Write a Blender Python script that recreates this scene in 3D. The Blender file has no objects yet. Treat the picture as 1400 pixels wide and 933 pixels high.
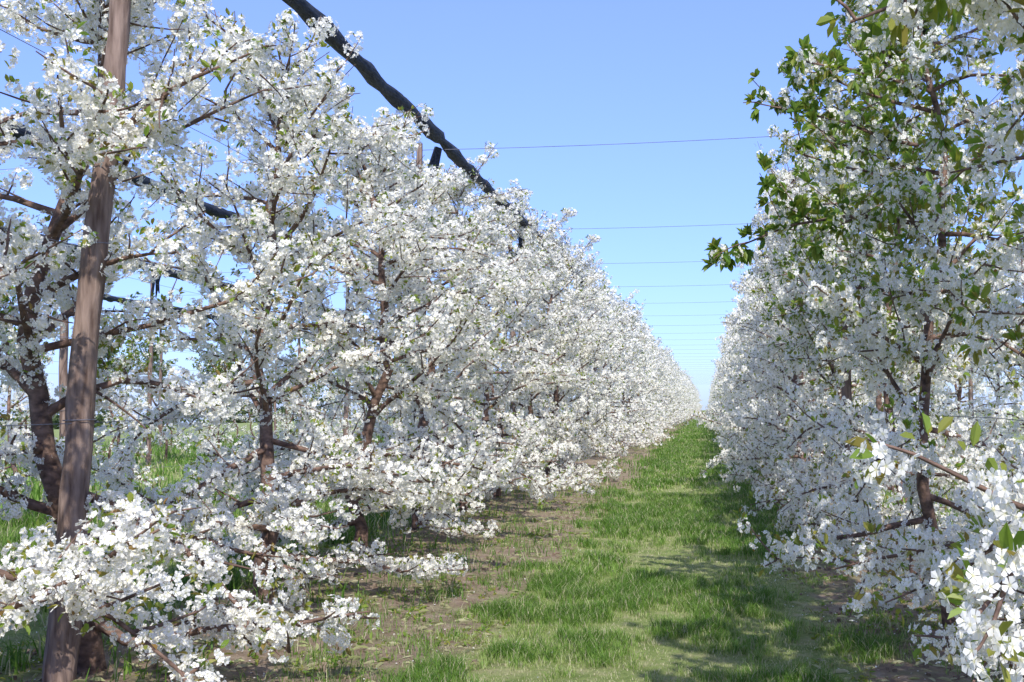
import bpy, math, random
import numpy as np
from mathutils import Vector
scene = bpy.context.scene
RS = np.random.RandomState

# ------------------------------------------------------------------ materials
def new_mat(name):
    m = bpy.data.materials.new(name); m.use_nodes = True
    nt = m.node_tree; nt.nodes.clear()
    out = nt.nodes.new('ShaderNodeOutputMaterial')
    return m, nt, out

def N(nt, t, **kw):
    n = nt.nodes.new(t)
    for k, v in kw.items(): setattr(n, k, v)
    return n

def ramp(nt, stops):
    r = N(nt, 'ShaderNodeValToRGB')
    e = r.color_ramp.elements
    while len(e) < len(stops): e.new(0.5)
    for i, (p, c) in enumerate(stops):
        e[i].position = p; e[i].color = (*c, 1)
    return r

def foliage_mat(name, stops, trans, rough=0.6, spec=0.2, tcol=None, simple=False):
    m, nt, out = new_mat(name)
    at = N(nt, 'ShaderNodeAttribute', attribute_name='tint')
    r = ramp(nt, stops); nt.links.new(at.outputs['Fac'], r.inputs[0])
    if simple:
        p = N(nt, 'ShaderNodeBsdfDiffuse'); nt.links.new(r.outputs[0], p.inputs['Color'])
    else:
        p = N(nt, 'ShaderNodeBsdfPrincipled')
        p.inputs['Roughness'].default_value = rough
        p.inputs['Specular IOR Level'].default_value = spec
        nt.links.new(r.outputs[0], p.inputs['Base Color'])
    t = N(nt, 'ShaderNodeBsdfTranslucent')
    if tcol:
        mx = N(nt, 'ShaderNodeMixRGB', blend_type='MULTIPLY'); mx.inputs[0].default_value = 1
        nt.links.new(r.outputs[0], mx.inputs[1]); mx.inputs[2].default_value = (*tcol, 1)
        nt.links.new(mx.outputs[0], t.inputs['Color'])
    else:
        nt.links.new(r.outputs[0], t.inputs['Color'])
    mix = N(nt, 'ShaderNodeMixShader'); mix.inputs[0].default_value = trans
    nt.links.new(p.outputs[0], mix.inputs[1]); nt.links.new(t.outputs[0], mix.inputs[2])
    nt.links.new(mix.outputs[0], out.inputs[0])
    return m

def solid_mat(name, c1, c2, scale=(8, 8, 8), rough=0.8, bump=0.3, detail=6, spec=0.3):
    m, nt, out = new_mat(name)
    tc = N(nt, 'ShaderNodeTexCoord'); mp = N(nt, 'ShaderNodeMapping')
    mp.inputs['Scale'].default_value = scale
    nz = N(nt, 'ShaderNodeTexNoise'); nz.inputs['Scale'].default_value = 1; nz.inputs['Detail'].default_value = detail
    nt.links.new(tc.outputs['Object'], mp.inputs[0]); nt.links.new(mp.outputs[0], nz.inputs['Vector'])
    r = ramp(nt, [(0.32, c1), (0.68, c2)]); nt.links.new(nz.outputs['Fac'], r.inputs[0])
    p = N(nt, 'ShaderNodeBsdfPrincipled'); p.inputs['Roughness'].default_value = rough
    p.inputs['Specular IOR Level'].default_value = spec
    b = N(nt, 'ShaderNodeBump'); b.inputs['Strength'].default_value = bump; b.inputs['Distance'].default_value = 0.02
    nt.links.new(nz.outputs['Fac'], b.inputs['Height']); nt.links.new(b.outputs[0], p.inputs['Normal'])
    nt.links.new(r.outputs[0], p.inputs['Base Color']); nt.links.new(p.outputs[0], out.inputs[0])
    return m

M_BARK = solid_mat('cherry_bark', (0.06, 0.036, 0.027), (0.24, 0.15, 0.11), (16, 16, 26), 0.75, 0.7)
M_PETAL = foliage_mat('blossom_petal', [(0.0, (0.74, 0.69, 0.32)), (0.35, (0.955, 0.93, 0.84)), (1.0, (0.98, 0.955, 0.915))], 0.42, simple=True)
M_LEAF = foliage_mat('young_leaf', [(0.0, (0.30, 0.17, 0.06)), (0.2, (0.32, 0.29, 0.065)), (0.6, (0.26, 0.36, 0.06)), (1.0, (0.13, 0.24, 0.04))], 0.45, 0.45, 0.35, (1.1, 1.15, 0.6))
M_GRASS = foliage_mat('grass_blade', [(0.0, (0.57, 0.52, 0.33)), (0.25, (0.40, 0.46, 0.16)), (0.6, (0.21, 0.345, 0.058)), (1.0, (0.095, 0.20, 0.025))], 0.42, 0.5, 0.3)
M_POST = solid_mat('weathered_wood', (0.11, 0.068, 0.052), (0.34, 0.245, 0.20), (26, 26, 4), 0.85, 0.9)
M_NET = solid_mat('rolled_net_fabric', (0.010, 0.013, 0.020), (0.045, 0.052, 0.07), (40, 9, 40), 0.7, 0.9)
M_WIRE = solid_mat('galvanised_wire', (0.12, 0.12, 0.15), (0.2, 0.2, 0.24), (5, 5, 5), 0.5, 0.0)
M_CLOD = solid_mat('soil_clod', (0.13, 0.09, 0.06), (0.28, 0.21, 0.15), (20, 20, 20), 0.95, 0.5)

# ------------------------------------------------------------------ mesh helpers
class MB:
    def __init__(s): s.v = []; s.q = []; s.m = []; s.t = []; s.sm = []; s.n = 0
    def add(s, v, q, mat, tint=None, smooth=False):
        v = np.asarray(v, dtype=np.float32).reshape(-1, 3); q = np.asarray(q, dtype=np.int32).reshape(-1, 4)
        s.v.append(v); s.q.append(q + s.n); s.n += len(v)
        s.m.append(np.full(len(q), mat, np.int32)); s.sm.append(np.full(len(q), smooth, bool))
        s.t.append(np.zeros(len(v), np.float32) if tint is None else np.asarray(tint, np.float32).ravel())
    def mesh(s, name, mats):
        v = np.concatenate(s.v); q = np.concatenate(s.q); me = bpy.data.meshes.new(name)
        me.vertices.add(len(v)); me.vertices.foreach_set('co', v.ravel())
        me.loops.add(len(q) * 4); me.loops.foreach_set('vertex_index', q.ravel())
        me.polygons.add(len(q)); me.polygons.foreach_set('loop_start', np.arange(0, len(q) * 4, 4, dtype=np.int32))
        for m in mats: me.materials.append(m)
        me.polygons.foreach_set('material_index', np.concatenate(s.m))
        me.polygons.foreach_set('use_smooth', np.concatenate(s.sm))
        a = me.attributes.new('tint', 'FLOAT', 'POINT'); a.data.foreach_set('value', np.concatenate(s.t))
        me.update(calc_edges=True)
        return me

def obj(name, me, loc=(0, 0, 0), rot=(0, 0, 0), scale=(1, 1, 1), parent=None):
    o = bpy.data.objects.new(name, me); o.location = loc; o.rotation_euler = rot; o.scale = scale
    scene.collection.objects.link(o)
    if parent: o.parent = parent
    return o

def tube(mb, pts, radii, sides, mat, jitter=0, rng=None, smooth=True, cap=False):
    pts = np.asarray(pts, float); n = len(pts)
    t = np.gradient(pts, axis=0); t /= np.linalg.norm(t, axis=1)[:, None] + 1e-9
    ref = np.array([0, 0, 1.]) if abs(t[0][2]) < 0.8 else np.array([1., 0, 0])
    u = np.cross(t, ref); u /= np.linalg.norm(u, axis=1)[:, None] + 1e-9
    w = np.cross(t, u)
    a = np.linspace(0, 2 * math.pi, sides, endpoint=False)
    R = np.asarray(radii, float)[:, None] * np.ones((n, sides))
    if jitter: R *= 1 + rng.uniform(-jitter, jitter, (n, sides))
    V = pts[:, None, :] + R[..., None] * (np.cos(a)[None, :, None] * u[:, None, :] + np.sin(a)[None, :, None] * w[:, None, :])
    i = np.arange(n - 1)[:, None] * sides; j = np.arange(sides)[None, :]; j2 = (j + 1) % sides
    Q = np.stack([i + j, i + j2, i + sides + j2, i + sides + j], -1).reshape(-1, 4)
    mb.add(V.reshape(-1, 3), Q, mat, smooth=smooth)
    if cap:
        ring = V[-1]; c = ring.mean(0) + t[-1] * 0.01
        vv = np.vstack([ring, c]); qq = [(k, k + 1, (k + 2) % sides, sides) for k in range(0, sides, 2)]
        mb.add(vv, qq, mat)

def unit(v): return v / (np.linalg.norm(v, axis=-1, keepdims=True) + 1e-9)

def basis(nrm, rng):
    r = rng.normal(size=nrm.shape); u = unit(np.cross(nrm, r)); return u, np.cross(nrm, u)

def flowers(mb, P, Nn, r, rng, mat, npet=5):
    n = len(P); u, w = basis(Nn, rng)
    rr = (r * rng.uniform(0.8, 1.2, n))[:, None]
    cup = rng.uniform(0.1, 0.55, n)[:, None]
    da = {5: .52, 4: .66, 3: .85}[npet]
    for k in range(npet):
        a = 2 * math.pi * k / npet
        def pt(ang, rad, up): return P + rr * (rad * (math.cos(ang) * u + math.sin(ang) * w) + up * cup * Nn)
        V = np.stack([P, pt(a - da, 0.85, 0.6), pt(a, 1.0, 1.0), pt(a + da, 0.85, 0.6)], 1)
        Q = np.arange(n * 4).reshape(-1, 4)
        T = np.tile([0.0, 0.9, 1.0, 0.9], n)
        mb.add(V.reshape(-1, 3), Q, mat, T)

def leaves(mb, P, D, L, rng, mat, tint, width=0.22):
    n = len(P)
    if n == 0: return
    up = rng.normal(size=(n, 3)) * 0.5 + np.array([0, 0, 1.0]); s = unit(np.cross(D, up)); nn = np.cross(s, D)
    L = np.asarray(L)[:, None]; f = 0.12
    V = np.stack([P, P + D * L * .3 + s * L * width * .9 + nn * L * f, P + D * L * .68 + s * L * width + nn * L * f - nn * L * .05, P + D * L - nn * L * .12,
                  P + D * L * .68 - s * L * width + nn * L * f - nn * L * .05, P + D * L * .3 - s * L * width * .9 + nn * L * f], 1)
    b = np.arange(n)[:, None] * 6
    Q = np.concatenate([b + np.array([[0, 1, 2, 3]]), b + np.array([[0, 3, 4, 5]])])
    mb.add(V.reshape(-1, 3), Q, mat, np.repeat(tint, 6))

def grow(p, d, L, n, rng, wig, lift):
    pts = [np.array(p, float)]; d = unit(np.array(d, float)); st = L / n
    for i in range(n):
        d = unit(d + rng.normal(size=3) * wig + np.array([0, 0, lift / n]))
        q = pts[-1] + d * st
        if q[2] < .22: q[2] = .22; d[2] = abs(d[2]) * .3
        pts.append(q)
    return np.array(pts)

def sample(pts, s, t0, rng):
    seg = np.linalg.norm(np.diff(pts, axis=0), axis=1); cum = np.concatenate([[0], np.cumsum(seg)])
    L = cum[-1]; k = np.arange(t0 * L, L, s); k = k + rng.uniform(-.4, .4, len(k)) * s; k = np.clip(k, 0, L)
    P = np.stack([np.interp(k, cum, pts[:, i]) for i in range(3)], 1)
    T = unit(np.stack([np.interp(k + 0.02, cum, pts[:, i]) for i in range(3)], 1) - np.stack([np.interp(k - 0.02, cum, pts[:, i]) for i in range(3)], 1))
    return P, T, k / L

def make_tree(name, seed, H=5.0, n_lat=37, Lb=1.7, Lt=0.95, h0=0.35, spacing=0.085, nfl=19, fr=0.0185, leafy=0.0,
              trunk_r=0.06, lean=(0, 0), extra=(), gap=0.15, leafsize=0.032, leafn=3.4, bare=0.0, npet=5, subd=.155, lod=False, topn=10, lowk=1.12):
    rng = RS(seed); mb = MB()
    nt_ = 14; tp = [np.array([0, 0, -0.1])]
    ph = rng.uniform(0, 6.28, 2)
    for i in range(1, nt_ + 1):
        z = H * i / nt_
        tp.append(np.array([lean[0] * z / H + 0.13 * math.sin(z * 1.7 + ph[0]) + rng.normal() * 0.03 - 0.13 * math.sin(ph[0]),
                            lean[1] * z / H + 0.16 * math.sin(z * 1.4 + ph[1]) + rng.normal() * 0.03 - 0.16 * math.sin(ph[1]), z]))
    tp = np.array(tp)
    zz = np.linspace(0, 1, nt_ + 1); tr = trunk_r * (1 - 0.85 * zz) ** 0.9; tr[0] *= 1.35; tr[-1] = 0.006
    tube(mb, tp, tr, 10, 0, 0.09, rng)
    SP, ST, SK = [], [], []
    def trunk_at(h): return np.array([np.interp(h, tp[:, 2], tp[:, i]) for i in range(3)])
    def add_spurs(pts, s, t0, lf):
        P, T, k = sample(pts, s, t0, rng)
        keep = rng.rand(len(P)) > gap
        SP.append(P[keep]); ST.append(T[keep]); SK.append(np.full(keep.sum(), lf) + 0.3 * (k[keep] > 0.88))
    def branch(p, d, L, r0, lift, lf, sub=1.0, wig=0.10):
        n = max(5, int(L / 0.16)); pts = grow(p, d, L, n, rng, wig, lift)
        tube(mb, pts, np.linspace(r0, 0.0045, len(pts)), 6, 0, 0.08, rng)
        add_spurs(pts, spacing, 0.17 + bare, lf)
        P, T, k = sample(pts, subd / sub, 0.17 + bare, rng)
        sgn = 1
        for q, t, kk in zip(P, T, k):
            sgn = -sgn; side = unit(np.cross(t, [0, 0, 1.0])) * sgn
            dd = unit(t * rng.uniform(.3, .9) + side * rng.uniform(.2, 1.0) + np.array([0, 0, rng.uniform(-.6, .9)]))
            l2 = rng.uniform(.16, .70) * (1.1 - .45 * kk) * min(1, L / 1.0)
            p2 = grow(q, dd, l2, 4, rng, 0.12, rng.uniform(-.4, .4))
            if not lod: tube(mb, p2, np.linspace(max(.0055, r0 * .34), 0.003, len(p2)), 4, 0)
            add_spurs(p2, spacing, 0.15, lf)
    add_spurs(tp[2:], .2, .05, 0)
    for i in range(n_lat):
        h = h0 + (H * 0.95 - h0) * (i + rng.rand() * .8) / n_lat; q = h / H
        az = i * 2.399 + rng.normal() * .35
        L = (Lb + (Lt - Lb) * q) * rng.uniform(.72, 1.15) * (lowk if q < .3 else 1)
        el = rng.uniform(0.0, 0.75) if q > .3 else rng.uniform(-.25, .32)
        lift = rng.uniform(-.6, .5) if q > .3 else rng.uniform(-.9, .1)
        lf = leafy * max(0, min(1, (h - 1.4) / 1.5))
        branch(trunk_at(h), [math.cos(az) * math.cos(el), math.sin(az) * math.cos(el), math.sin(el)], L, 0.028 * (1.25 - .7 * q) * (trunk_r / .07), lift, lf)
    for i in range(topn):
        az = rng.uniform(0, 6.28); h = H * rng.uniform(.80, 1.0)
        branch(trunk_at(h), [math.cos(az) * .9, math.sin(az) * .9, .9], rng.uniform(.35, .85), 0.010, 0.3, leafy + .1, sub=.9)
    for (h, az, el, L, r, lf) in extra:
        az = math.radians(az); el = math.radians(el)
        branch(trunk_at(h), [math.cos(az) * math.cos(el), math.sin(az) * math.cos(el), math.sin(el)], L, r, 0.1, lf, wig=.07)
    SP = np.concatenate(SP); ST = np.concatenate(ST); SK = np.concatenate(SK)
    off = unit(np.cross(ST, rng.normal(size=SP.shape)) + np.array([0, 0, .1]))
    C = SP + off * rng.uniform(.015, .06, len(SP))[:, None]
    isfl = rng.rand(len(SP)) > SK * 0.75
    Cf = C[isfl]; Of = off[isfl]
    csz = rng.uniform(.038, .088, len(Cf))
    cnt = rng.poisson(nfl * (csz / .06) ** 2); idx = np.repeat(np.arange(len(Cf)), cnt)
    dirs = unit(rng.normal(size=(len(idx), 3)) + 0.3 * Of[idx])
    P = Cf[idx] + dirs * (csz[idx] * rng.uniform(.7, 1.05, len(idx)))[:, None]
    Nn = unit(dirs + rng.normal(size=dirs.shape) * .28)
    flowers(mb, P, Nn, fr, rng, 1, npet)
    ln = rng.poisson(leafn + SK * 7); idx = np.repeat(np.arange(len(SP)), ln)
    D = unit(off[idx] + rng.normal(size=(len(idx), 3)) * .7 + ST[idx] * .4 + np.array([0, 0, .25]))
    sz = leafsize * (1 + SK[idx] * 1.0) * rng.uniform(.6, 1.3, len(idx)) + .01
    ti = np.clip(rng.uniform(.0, .75, len(idx)) + SK[idx] * .3, 0, 1)
    hasf = (1 - np.clip(SK[idx], 0, 1))[:, None]
    leaves(mb, SP[idx] + off[idx] * .04 + D * .035 * hasf, D, sz, rng, 2, ti)
    return mb.mesh(name, [M_BARK, M_PETAL, M_LEAF])

bl = [make_tree('cherry_tree_mesh_%d' % s, 10 + s, H=4.9 + .10 * (s % 3), npet=4, nfl=14, fr=.022, Lb=1.75, Lt=1.1, topn=12) for s in range(4)]
lod = [make_tree('cherry_tree_far_mesh_%d' % s, 30 + s, H=4.95 + .1 * s, npet=3, nfl=4.0, fr=.041, leafn=.8, leafsize=.05, lod=True, spacing=.10, subd=.17, n_lat=34, Lt=1.1, topn=12) for s in range(3)]
hero1 = make_tree('cherry_tree_hero_a', 71, H=4.6, n_lat=29, trunk_r=.08, lean=(-.15, .1), topn=7, Lt=.95, Lb=1.8, gap=.2, subd=.17,
                  extra=[(2.6, -40, 22, 2.0, .028, .1), (1.9, 20, 15, 1.7, .026, .1), (3.0, -20, 25, 1.5, .026, .1)])
hero2 = make_tree('cherry_tree_hero_b', 72, H=4.55, n_lat=34, trunk_r=.07, lean=(.05, -.1), topn=8, Lt=.95, Lb=1.8,
                  extra=[(.7, -60, 5, 1.8, .022, .0), (2.9, -30, 25, 1.6, .028, .1), (1.6, 0, 20, 1.5, .024, .0)])
leafA = make_tree('cherry_tree_leafy_a', 81, H=5.0, n_lat=35, Lb=1.25, Lt=1.0, leafy=.50, leafsize=.040, trunk_r=.055, lowk=1.15,
                  extra=[(2.75, 182, 12, 1.8, .018, 1.0), (3.3, 176, 10, 1.5, .016, .9), (3.7, 190, 16, 1.3, .016, .9), (3.0, 200, 5, 1.25, .016, .7), (2.3, 170, 5, 1.1, .016, .4)])
leafB = make_tree('cherry_tree_leafy_b', 82, H=5.0, n_lat=36, Lb=1.25, Lt=1.0, leafy=.58, leafsize=.040, trunk_r=.055, lowk=1.15)
young = make_tree('young_cherry_tree_mesh', 91, H=2.3, n_lat=13, Lb=.5, Lt=.4, leafy=.6, trunk_r=.03, nfl=6, spacing=.10, npet=3, fr=.025)

rng = RS(5)
ROWS_L, ROWS_R = -3.5, 1.65
def place(me, x, y, rz, s=1.0, sx=1.0, name='cherry_tree', parent=None, z=0):
    return obj(name, me, (x, y, z), (rng.normal() * .02, rng.normal() * .02, rz), (s * sx, s * sx, s), parent)

far = {}
for key in ('l', 'r', 'rr'):
    e = bpy.data.objects.new('distant_cherry_trees', None); scene.collection.objects.link(e); far[key] = e

def row(X, start, meshes_near, wid, key, jitterx=.08, ymax=300, lodstart=26):
    y = start; i = 0
    while y < ymax:
        if i < len(meshes_near):
            me, rz = meshes_near[i]; s = 1.0
        else:
            me = bl[rng.randint(4)] if y < lodstart else lod[rng.randint(3)]; rz = rng.uniform(0, 6.28)
            s = rng.uniform(.97, 1.06)
        near = y < 55
        place(me, X + rng.normal() * jitterx, y, rz, s, wid * (1.0 if y < 120 else 1.1), 'cherry_tree' if near else 'cherry_tree_part', None if near else far[key])
        y += 2.4 if y < 60 else (2.6 if y < 140 else 3.2); i += 1

row(ROWS_L, 1.1, [(bl[1], .5), (hero2, 2.2), (hero1, 0), (hero2, 0), (hero2, 3.6), (hero2, 4.9)], 1.0, 'l')
row(ROWS_R, 2.8, [(leafB, 1.0), (leafB, 3.5), (leafA, 0), (leafB, 0), (leafA, 2.8), (leafB, 2.0)], .82, 'r')
row(ROWS_R + 5.2, 4.0, [], .9, 'rr', ymax=70, lodstart=0)
for X in (-8.7, -13.9, -19.1):
    y = 9 + rng.rand() * 3
    while y < 90:
        obj('young_cherry_tree', young, (X, y, 0), (0, 0, rng.uniform(0, 6.28)), [rng.uniform(.9, 1.3)] * 3)
        y += 2.8

# ------------------------------------------------------------------ posts, nets, wires
def make_post(seed, H=5.0, lean=(0, 0), k=1.0):
    r = RS(seed); mb = MB()
    z = np.linspace(-.1, H, 22)
    p = np.stack([lean[0] * z / H + .012 * np.sin(z * 2.3) + r.normal(size=22) * .004, lean[1] * z / H + .012 * np.cos(z * 1.9) + r.normal(size=22) * .004, z], 1)
    tube(mb, p, np.linspace(.090, .050, 22) * k, 16, 0, .08, r, cap=True)
    for zz in (.6, 1.5, 2.5, 4.75):
        c = np.array([lean[0] * zz / H, lean[1] * zz / H, zz]); a = np.linspace(0, 2 * math.pi, 13)
        rr = (.095 - .04 * zz / H) * k + .012
        tube(mb, np.stack([c[0] + rr * np.cos(a), c[1] + rr * np.sin(a), c[2] + a * .002], 1), np.full(13, .003), 4, 1)
    return mb.mesh('wooden_post_mesh', [M_POST, M_WIRE])
pA = make_post(1, 5.0, (.34, .05)); pB = make_post(2, k=.75); pC = make_post(3, 5.0, (-.08, .05), k=.8)
PY = [-1.5, 5.6, 13.6, 20.2] + [20.2 + 5.15 * k for k in range(1, 54)]
allrows = [-19.1, -13.9, -8.7, -3.6, 1.68, 6.88]
for X in allrows:
    for k, y in enumerate(PY):
        if X < -4 and (y > 120 or k % 2): continue
        if X > 5 and y > 60: break
        if y > 100 and k % 2: continue
        me = pA if (X == -3.6 and k == 1) else (pB, pC)[(k // 2) % 2]
        obj('wooden_post', me, (X, y, 0), (0, 0, 0 if me is pA else rng.rand() * 6))

def net(X, ymax):
    r = RS(int(abs(X) * 10)); mb = MB(); pts = []; rad = []
    R0 = .078 if X > -4 else .10
    ys = [y for y in PY if y < ymax]
    for a, b in zip(ys[:-1], ys[1:]):
        nseg = 30
        for i in range(nseg):
            t = i / nseg; y = a + (b - a) * t
            sag = .05 * 4 * t * (1 - t)
            pts.append([X + .22 + .012 * math.sin(y * 2.1), y, 5.03 - sag + .006 * r.normal()])
            rad.append((R0 + .008 * math.sin(y * 5) + r.normal() * .006) * (.75 if i % 10 == 0 else 1))
    tube(mb, pts, rad, 12, 0, .16, r)
    for y in ys:
        for j in range(3):
            yy = y + r.uniform(-.15, .15)
            q = np.array([[X + .15, yy, 4.95], [X + .1 + r.normal() * .03, yy + r.normal() * .05, 4.7], [X + .08 + r.normal() * .05, yy + r.normal() * .08, 4.45 - r.rand() * .2]])
            tube(mb, q, [.05, .045, .012], 6, 0, .2, r)
    obj('rolled_hail_net', mb.mesh('rolled_hail_net_mesh', [M_NET]))
for X in allrows[:-1]: net(X, 300 if X > -4 else 130)

mb = MB()
for y in PY[1:]:
    if y > 190: break
    pts = []
    for a, b in zip(allrows[:-1], allrows[1:]):
        for t in np.linspace(0, 1, 8, endpoint=False):
            pts.append([a + (b - a) * t, y + .02, 4.93 - .03 * 4 * t * (1 - t)])
    tube(mb, pts, np.full(len(pts), .004), 5, 0)
obj('cross_wires', mb.mesh('cross_wires_mesh', [M_WIRE]))
mb = MB()
for X in allrows[:-1]:
    for h in (.6, 1.5, 2.5, 3.5):
        pts = [[X + .1, y, h + .015 * math.sin(y)] for y in np.linspace(-2, 120, 80)]
        tube(mb, pts, np.full(80, .0025), 4, 0)
obj('trellis_wires', mb.mesh('trellis_wires_mesh', [M_WIRE]))

# ------------------------------------------------------------------ ground
def vnoise(x, y, seed=0):
    xi = np.floor(x).astype(int); yi = np.floor(y).astype(int); fx = x - xi; fy = y - yi
    fx = fx * fx * (3 - 2 * fx); fy = fy * fy * (3 - 2 * fy)
    def h(a, b):
        n = (a * 374761393 + b * 668265263 + seed * 1442695041) & 0xffffffff
        n = ((n ^ (n >> 13)) * 1274126177) & 0xffffffff
        return ((n ^ (n >> 16)) & 0xffff) / 65535.0
    return (h(xi, yi) * (1 - fx) + h(xi + 1, yi) * fx) * (1 - fy) + (h(xi, yi + 1) * (1 - fx) + h(xi + 1, yi + 1) * fx) * fy

def terrain(x, y):
    z = np.zeros_like(x)
    z -= 0.035 * np.maximum(0, -x - 22)
    z -= 0.03 * np.maximum(0, y - 305)
    near = np.clip(1 - (np.hypot(x, y) - 30) / 20, 0, 1)
    u = np.mod(x + 3.5 + 2.6, 5.2) - 2.6
    z += near * (0.05 * np.exp(-(u / .7) ** 2) + 0.03 * (vnoise(x * 1.3, y * 1.3, 1) - .5) + .02 * (vnoise(x * 5, y * 5, 2) - .5) + .015 * (vnoise(x * 14, y * 14, 3) - .5) * (np.abs(u - .6) < 1.5))
    return z
xs = np.concatenate([-np.geomspace(24, 2500, 26)[::-1], np.arange(-22, -6, .5), np.arange(-6, 4, .09), np.arange(4, 16, .5), np.geomspace(17, 2500, 26)])
ys = np.concatenate([-np.geomspace(10, 2500, 20)[::-1], np.arange(-8, 3, .5), np.arange(3, 18, .1), np.arange(18, 50, .5), np.geomspace(51, 3500, 50)])
GX, GY = np.meshgrid(xs, ys); GZ = terrain(GX, GY)
nx, ny = len(xs), len(ys)
i = np.arange(ny - 1)[:, None] * nx; j = np.arange(nx - 1)[None, :]
Q = np.stack([i + j, i + j + 1, i + nx + j + 1, i + nx + j], -1).reshape(-1, 4)
mb = MB(); mb.add(np.stack([GX, GY, GZ], -1).reshape(-1, 3), Q, 0, smooth=True)

mg, nt, out = new_mat('orchard_ground')
tc = N(nt, 'ShaderNodeTexCoord'); sep = N(nt, 'ShaderNodeSeparateXYZ'); nt.links.new(tc.outputs['Object'], sep.inputs[0])
def math_(op, a, b=None, clamp=False):
    n = N(nt, 'ShaderNodeMath', operation=op); n.use_clamp = clamp
    for k, v in enumerate((a, b)):
        if v is None: continue
        if isinstance(v, (int, float)): n.inputs[k].default_value = v
        else: nt.links.new(v, n.inputs[k])
    return n.outputs[0]
def noise(sc, det=5, rough=.6):
    n = N(nt, 'ShaderNodeTexNoise'); n.inputs['Scale'].default_value = sc; n.inputs['Detail'].default_value = det; n.inputs['Roughness'].default_value = rough
    nt.links.new(tc.outputs['Object'], n.inputs['Vector']); return n.outputs['Fac']
wob = math_('MULTIPLY', math_('SUBTRACT', noise(2.2), .5), 1.3)
xw = math_('ADD', sep.outputs[0], wob)
u = math_('FLOORED_MODULO', math_('ADD', xw, 3.5), 5.2)
c = math_('ABSOLUTE', math_('SUBTRACT', u, 3.17))
gm = math_('MULTIPLY', math_('SUBTRACT', 1.38, c), 3.0, True)
gl = math_('MULTIPLY', math_('SUBTRACT', -3.8, xw), 3.0, True)
gr = math_('MULTIPLY', math_('SUBTRACT', xw, 2.6), 3.0, True)
gm = math_('MAXIMUM', gm, math_('MAXIMUM', gl, gr))
rg = ramp(nt, [(.3, (.14, .20, .05)), (.5, (.25, .30, .10)), (.7, (.44, .40, .22))]); nt.links.new(noise(3.5, 8, .7), rg.inputs[0])
rd = ramp(nt, [(.3, (.15, .105, .075)), (.5, (.29, .215, .155)), (.72, (.47, .38, .28))]); nt.links.new(noise(6, 10, .75), rd.inputs[0])
mossf = math_('MULTIPLY', math_('SUBTRACT', noise(2.7, 6), .48), 4.0, True)
mm = N(nt, 'ShaderNodeMixRGB'); nt.links.new(mossf, mm.inputs[0]); nt.links.new(rd.outputs[0], mm.inputs[1]); mm.inputs[2].default_value = (.25, .25, .12, 1)
mix = N(nt, 'ShaderNodeMixRGB'); nt.links.new(gm, mix.inputs[0]); nt.links.new(mm.outputs[0], mix.inputs[1]); nt.links.new(rg.outputs[0], mix.inputs[2])
p = N(nt, 'ShaderNodeBsdfPrincipled'); p.inputs['Roughness'].default_value = .95; p.inputs['Specular IOR Level'].default_value = .1
b = N(nt, 'ShaderNodeBump'); b.inputs['Strength'].default_value = .9; b.inputs['Distance'].default_value = .04
nt.links.new(noise(22, 8, .75), b.inputs['Height']); nt.links.new(b.outputs[0], p.inputs['Normal'])
nt.links.new(mix.outputs[0], p.inputs['Base Color']); nt.links.new(p.outputs[0], out.inputs[0])
obj('ground', mb.mesh('ground_mesh', [mg]))

# ------------------------------------------------------------------ grass
def grass_patch(mb, x0, x1, y0, y1, dens, hgt, wid, seed):
    r = RS(seed); n = int((x1 - x0) * (y1 - y0) * dens)
    x = r.uniform(x0, x1, n); y = r.uniform(y0, y1, n)
    wobn = (vnoise(x * 1.8, y * 1.8, 7) - .5) * .9 + (vnoise(x * 6, y * 6, 8) - .5) * .5
    xw = x + wobn
    uu = np.mod(xw + 3.5, 5.2); c = np.abs(uu - 3.17)
    edge = np.clip((1.40 - c) * 2.6, 0, 1)
    edge = np.maximum(edge, np.clip((-3.8 - xw) * 3, 0, 1)); edge = np.maximum(edge, np.clip((xw - 2.6) * 3, 0, 1))
    tuft = vnoise(x * 3.2, y * 2.2, 11) * .6 + vnoise(x * 11, y * 11, 12) * .4
    big = vnoise(x * .9, y * .55, 13)
    lush = np.clip((tuft - .5) * 3.2 + (big - .5) * 1.4 + .42 + .30 * np.clip(np.abs(uu - 3.22) - .35, -.5, .8), 0, 1)
    keep = r.rand(n) < edge * (.30 + .8 * lush) + .10 * (tuft > .48)
    x, y, tuft, lush, edge = x[keep], y[keep], tuft[keep], lush[keep], edge[keep]; n = len(x)
    h = hgt * (.30 + 1.3 * lush) * r.uniform(.6, 1.3, n)
    a = r.uniform(0, 6.28, n); d = np.stack([np.cos(a), np.sin(a), np.zeros(n)], 1)
    s = np.stack([-np.sin(a), np.cos(a), np.zeros(n)], 1) * (wid * r.uniform(.6, 1.3, n))[:, None] * .5
    b0 = np.stack([x, y, terrain(x, y) - .005], 1); ln = (h * r.uniform(.1, 1.2, n))[:, None]; H3 = np.zeros((n, 3)); H3[:, 2] = h
    m = b0 + d * ln * .35 + H3 * .6; t = b0 + d * ln + H3 * .95
    V = np.stack([b0 - s, b0 + s, m + s * .8, m - s * .8, t + s * .1, t - s * .1], 1)
    k = np.arange(n)[:, None] * 6
    Q = np.concatenate([k + np.array([[0, 1, 2, 3]]), k + np.array([[3, 2, 4, 5]])])
    ti = np.clip(.08 + .82 * lush + r.normal(size=n) * .15, 0, 1); ti[r.rand(n) < .13] = 0.02
    mb.add(V.reshape(-1, 3), Q, 0, np.repeat(ti, 6))
mb = MB()
grass_patch(mb, -2.8, 2.0, 4.2, 10, 6500, .060, .005, 1)
grass_patch(mb, -2.8, 2.0, 10, 20, 2600, .064, .0085, 2)
grass_patch(mb, -2.8, 2.0, 20, 45, 700, .07, .018, 3)
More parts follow.
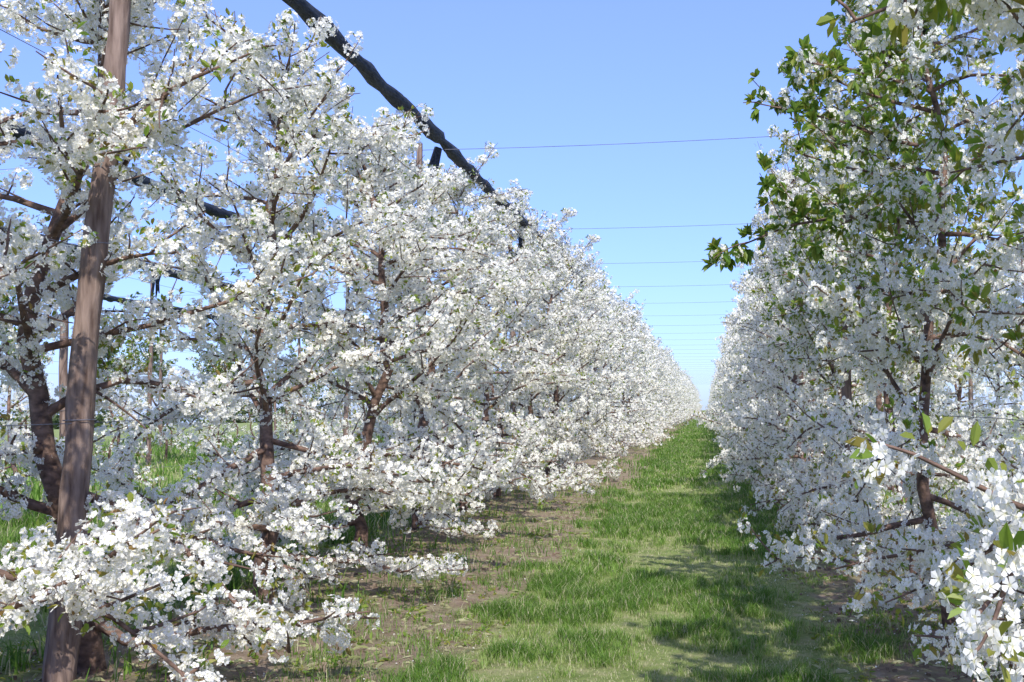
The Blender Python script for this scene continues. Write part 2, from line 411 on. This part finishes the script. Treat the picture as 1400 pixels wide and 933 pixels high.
grass_patch(mb, -2.8, 2.0, 45, 110, 160, .08, .04, 4)
grass_patch(mb, -9, -2.8, 4, 22, 900, .12, .012, 5)
grass_patch(mb, -24, -9, 8, 50, 80, .14, .035, 6)
grass_patch(mb, 2.0, 8, 4, 25, 400, .11, .016, 7)
obj('grass', mb.mesh('grass_mesh', [M_GRASS]))

mb = MB(); r = RS(44)
def strip_pts(n, ymax=22, spread=1.0):
    row_x = r.choice([-3.5, 1.65], n); x = row_x + r.uniform(-1.0, 2.1, n) * spread; y = 4 + (ymax - 4) * r.rand(n) ** 1.4
    return x, y
x, y = strip_pts(5200); P = np.stack([x, y, terrain(x, y)], 1); n = len(x)
k = vnoise(x * 2.5, y * 2.5, 31) > .5; P = P[k]; n = len(P)
rep = 5; P = np.repeat(P, rep, 0) + r.normal(size=(n * rep, 3)) * np.array([.02, .02, 0])
D = unit(r.normal(size=P.shape) * np.array([1, 1, .3]) + np.array([0, 0, .6]))
leaves(mb, P, D, r.uniform(.02, .05, len(P)), r, 0, r.uniform(.2, 1, len(P)), .22)
obj('ground_weeds', mb.mesh('ground_weeds_mesh', [M_LEAF]))
mb = MB(); x, y = strip_pts(9000); P = np.stack([x, y, terrain(x, y) + .006], 1); a = r.uniform(0, 6.28, len(x))
D = np.stack([np.cos(a), np.sin(a), r.normal(size=len(a)) * .12], 1); leaves(mb, P, D, r.uniform(.03, .12, len(P)), r, 0, r.uniform(0, .18, len(P)), .035)
obj('dry_grass_clippings', mb.mesh('dry_grass_clippings_mesh', [M_GRASS]))
mb = MB(); x, y = strip_pts(3500, 30, 1.2); P = np.stack([x, y, terrain(x, y) + .01], 1); a = r.uniform(0, 6.28, len(x))
D = np.stack([np.cos(a), np.sin(a), r.normal(size=len(a)) * .1], 1); leaves(mb, P, D, np.full(len(P), .013), r, 0, np.full(len(P), 1.0), .45)
obj('fallen_petals', mb.mesh('fallen_petals_mesh', [M_PETAL]))
mb = MB(); x, y = strip_pts(2600, 18)
cube = np.array([[a, b_, c_] for a in (-1, 1) for b_ in (-1, 1) for c_ in (-1, 1)], float)
cq = np.array([[0, 1, 3, 2], [4, 6, 7, 5], [0, 4, 5, 1], [2, 3, 7, 6], [0, 2, 6, 4], [1, 5, 7, 3]])
s = r.uniform(.005, .022, len(x))
V = np.stack([x, y, terrain(x, y) + s * .3], 1)[:, None, :] + cube[None] * s[:, None, None] * r.uniform(.4, 1, (len(x), 8, 3))
mb.add(V.reshape(-1, 3), (np.arange(len(x))[:, None, None] * 8 + cq[None]).reshape(-1, 4), 0)
obj('soil_clods', mb.mesh('soil_clods_mesh', [M_CLOD]))

M_FAR = foliage_mat('distant_foliage', [(0, (.06, .09, .04)), (1, (.14, .18, .08))], .2, simple=True)
mb = MB(); r = RS(9); n = 20000
cl = r.uniform(0, 1, 80); ci = r.randint(0, 80, n)
cxx = -420 + cl * 370; cyy = 330 + r.rand(80) * 60; hh = r.uniform(4, 10, 80)
d = unit(r.normal(size=(n, 3))) * r.uniform(.5, 1, n)[:, None] ** .4
P = np.stack([cxx[ci], cyy[ci], terrain(cxx, cyy)[ci] + hh[ci] * .5], 1) + d * np.stack([hh[ci] * .9, hh[ci] * .6, hh[ci] * .55], 1)
leaves(mb, P, unit(r.normal(size=P.shape)), r.uniform(.8, 1.8, n), r, 0, r.rand(n), .35)
obj('distant_tree_line', mb.mesh('distant_tree_line_mesh', [M_FAR]))

# ------------------------------------------------------------------ light, sky, camera
EL, AZ = math.radians(47), math.radians(16)   # sun behind the camera, slightly to the right
sv = Vector((math.sin(AZ) * math.cos(EL), -math.cos(AZ) * math.cos(EL), math.sin(EL)))
sl = bpy.data.lights.new('sun', 'SUN'); sl.energy = 5.0; sl.angle = math.radians(.5); sl.color = (1, .975, .92)
so = bpy.data.objects.new('sun', sl); so.rotation_euler = (-sv).to_track_quat('-Z', 'Y').to_euler(); scene.collection.objects.link(so)
w = bpy.data.worlds.new('World'); scene.world = w; w.use_nodes = True
nt = w.node_tree; bg = nt.nodes['Background']; sky = nt.nodes.new('ShaderNodeTexSky'); sky.sky_type = 'NISHITA'
sky.sun_disc = False; sky.sun_elevation = EL; sky.sun_rotation = math.atan2(sv.x, sv.y)
sky.air_density = 1.0; sky.dust_density = .2; sky.ozone_density = 2.0
tc = N(nt, 'ShaderNodeTexCoord'); sp = N(nt, 'ShaderNodeSeparateXYZ'); nt.links.new(tc.outputs['Generated'], sp.inputs[0])
def mrange(a, b_):
    m = N(nt, 'ShaderNodeMapRange'); m.inputs['From Min'].default_value = a; m.inputs['From Max'].default_value = b_
    nt.links.new(sp.outputs[2], m.inputs['Value']); return m.outputs[0]
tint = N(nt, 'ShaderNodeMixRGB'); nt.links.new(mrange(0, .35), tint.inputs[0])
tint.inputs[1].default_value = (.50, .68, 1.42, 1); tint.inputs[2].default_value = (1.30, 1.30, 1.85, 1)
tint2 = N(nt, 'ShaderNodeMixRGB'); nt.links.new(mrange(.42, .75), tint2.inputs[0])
nt.links.new(tint.outputs[0], tint2.inputs[1]); tint2.inputs[2].default_value = (2.2, 1.85, 1.85, 1)  # unseen overhead sky: warm tint added to neutralise blue ambient light on the petals
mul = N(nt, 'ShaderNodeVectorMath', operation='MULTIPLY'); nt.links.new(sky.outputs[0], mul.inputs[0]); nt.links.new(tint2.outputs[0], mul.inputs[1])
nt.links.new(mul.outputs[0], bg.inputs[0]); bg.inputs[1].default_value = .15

cam = bpy.data.cameras.new('camera'); cam.lens = 38.06; cam.sensor_width = 36; cam.clip_end = 6000; cam.clip_start = .05
co = bpy.data.objects.new('camera', cam); co.location = (0, 0, 1.6)
co.rotation_euler = (math.radians(93.33), 0, math.radians(10.26)); scene.collection.objects.link(co); scene.camera = co
scene.view_settings.view_transform = 'Standard'; scene.view_settings.look = 'None'; scene.view_settings.exposure = 0
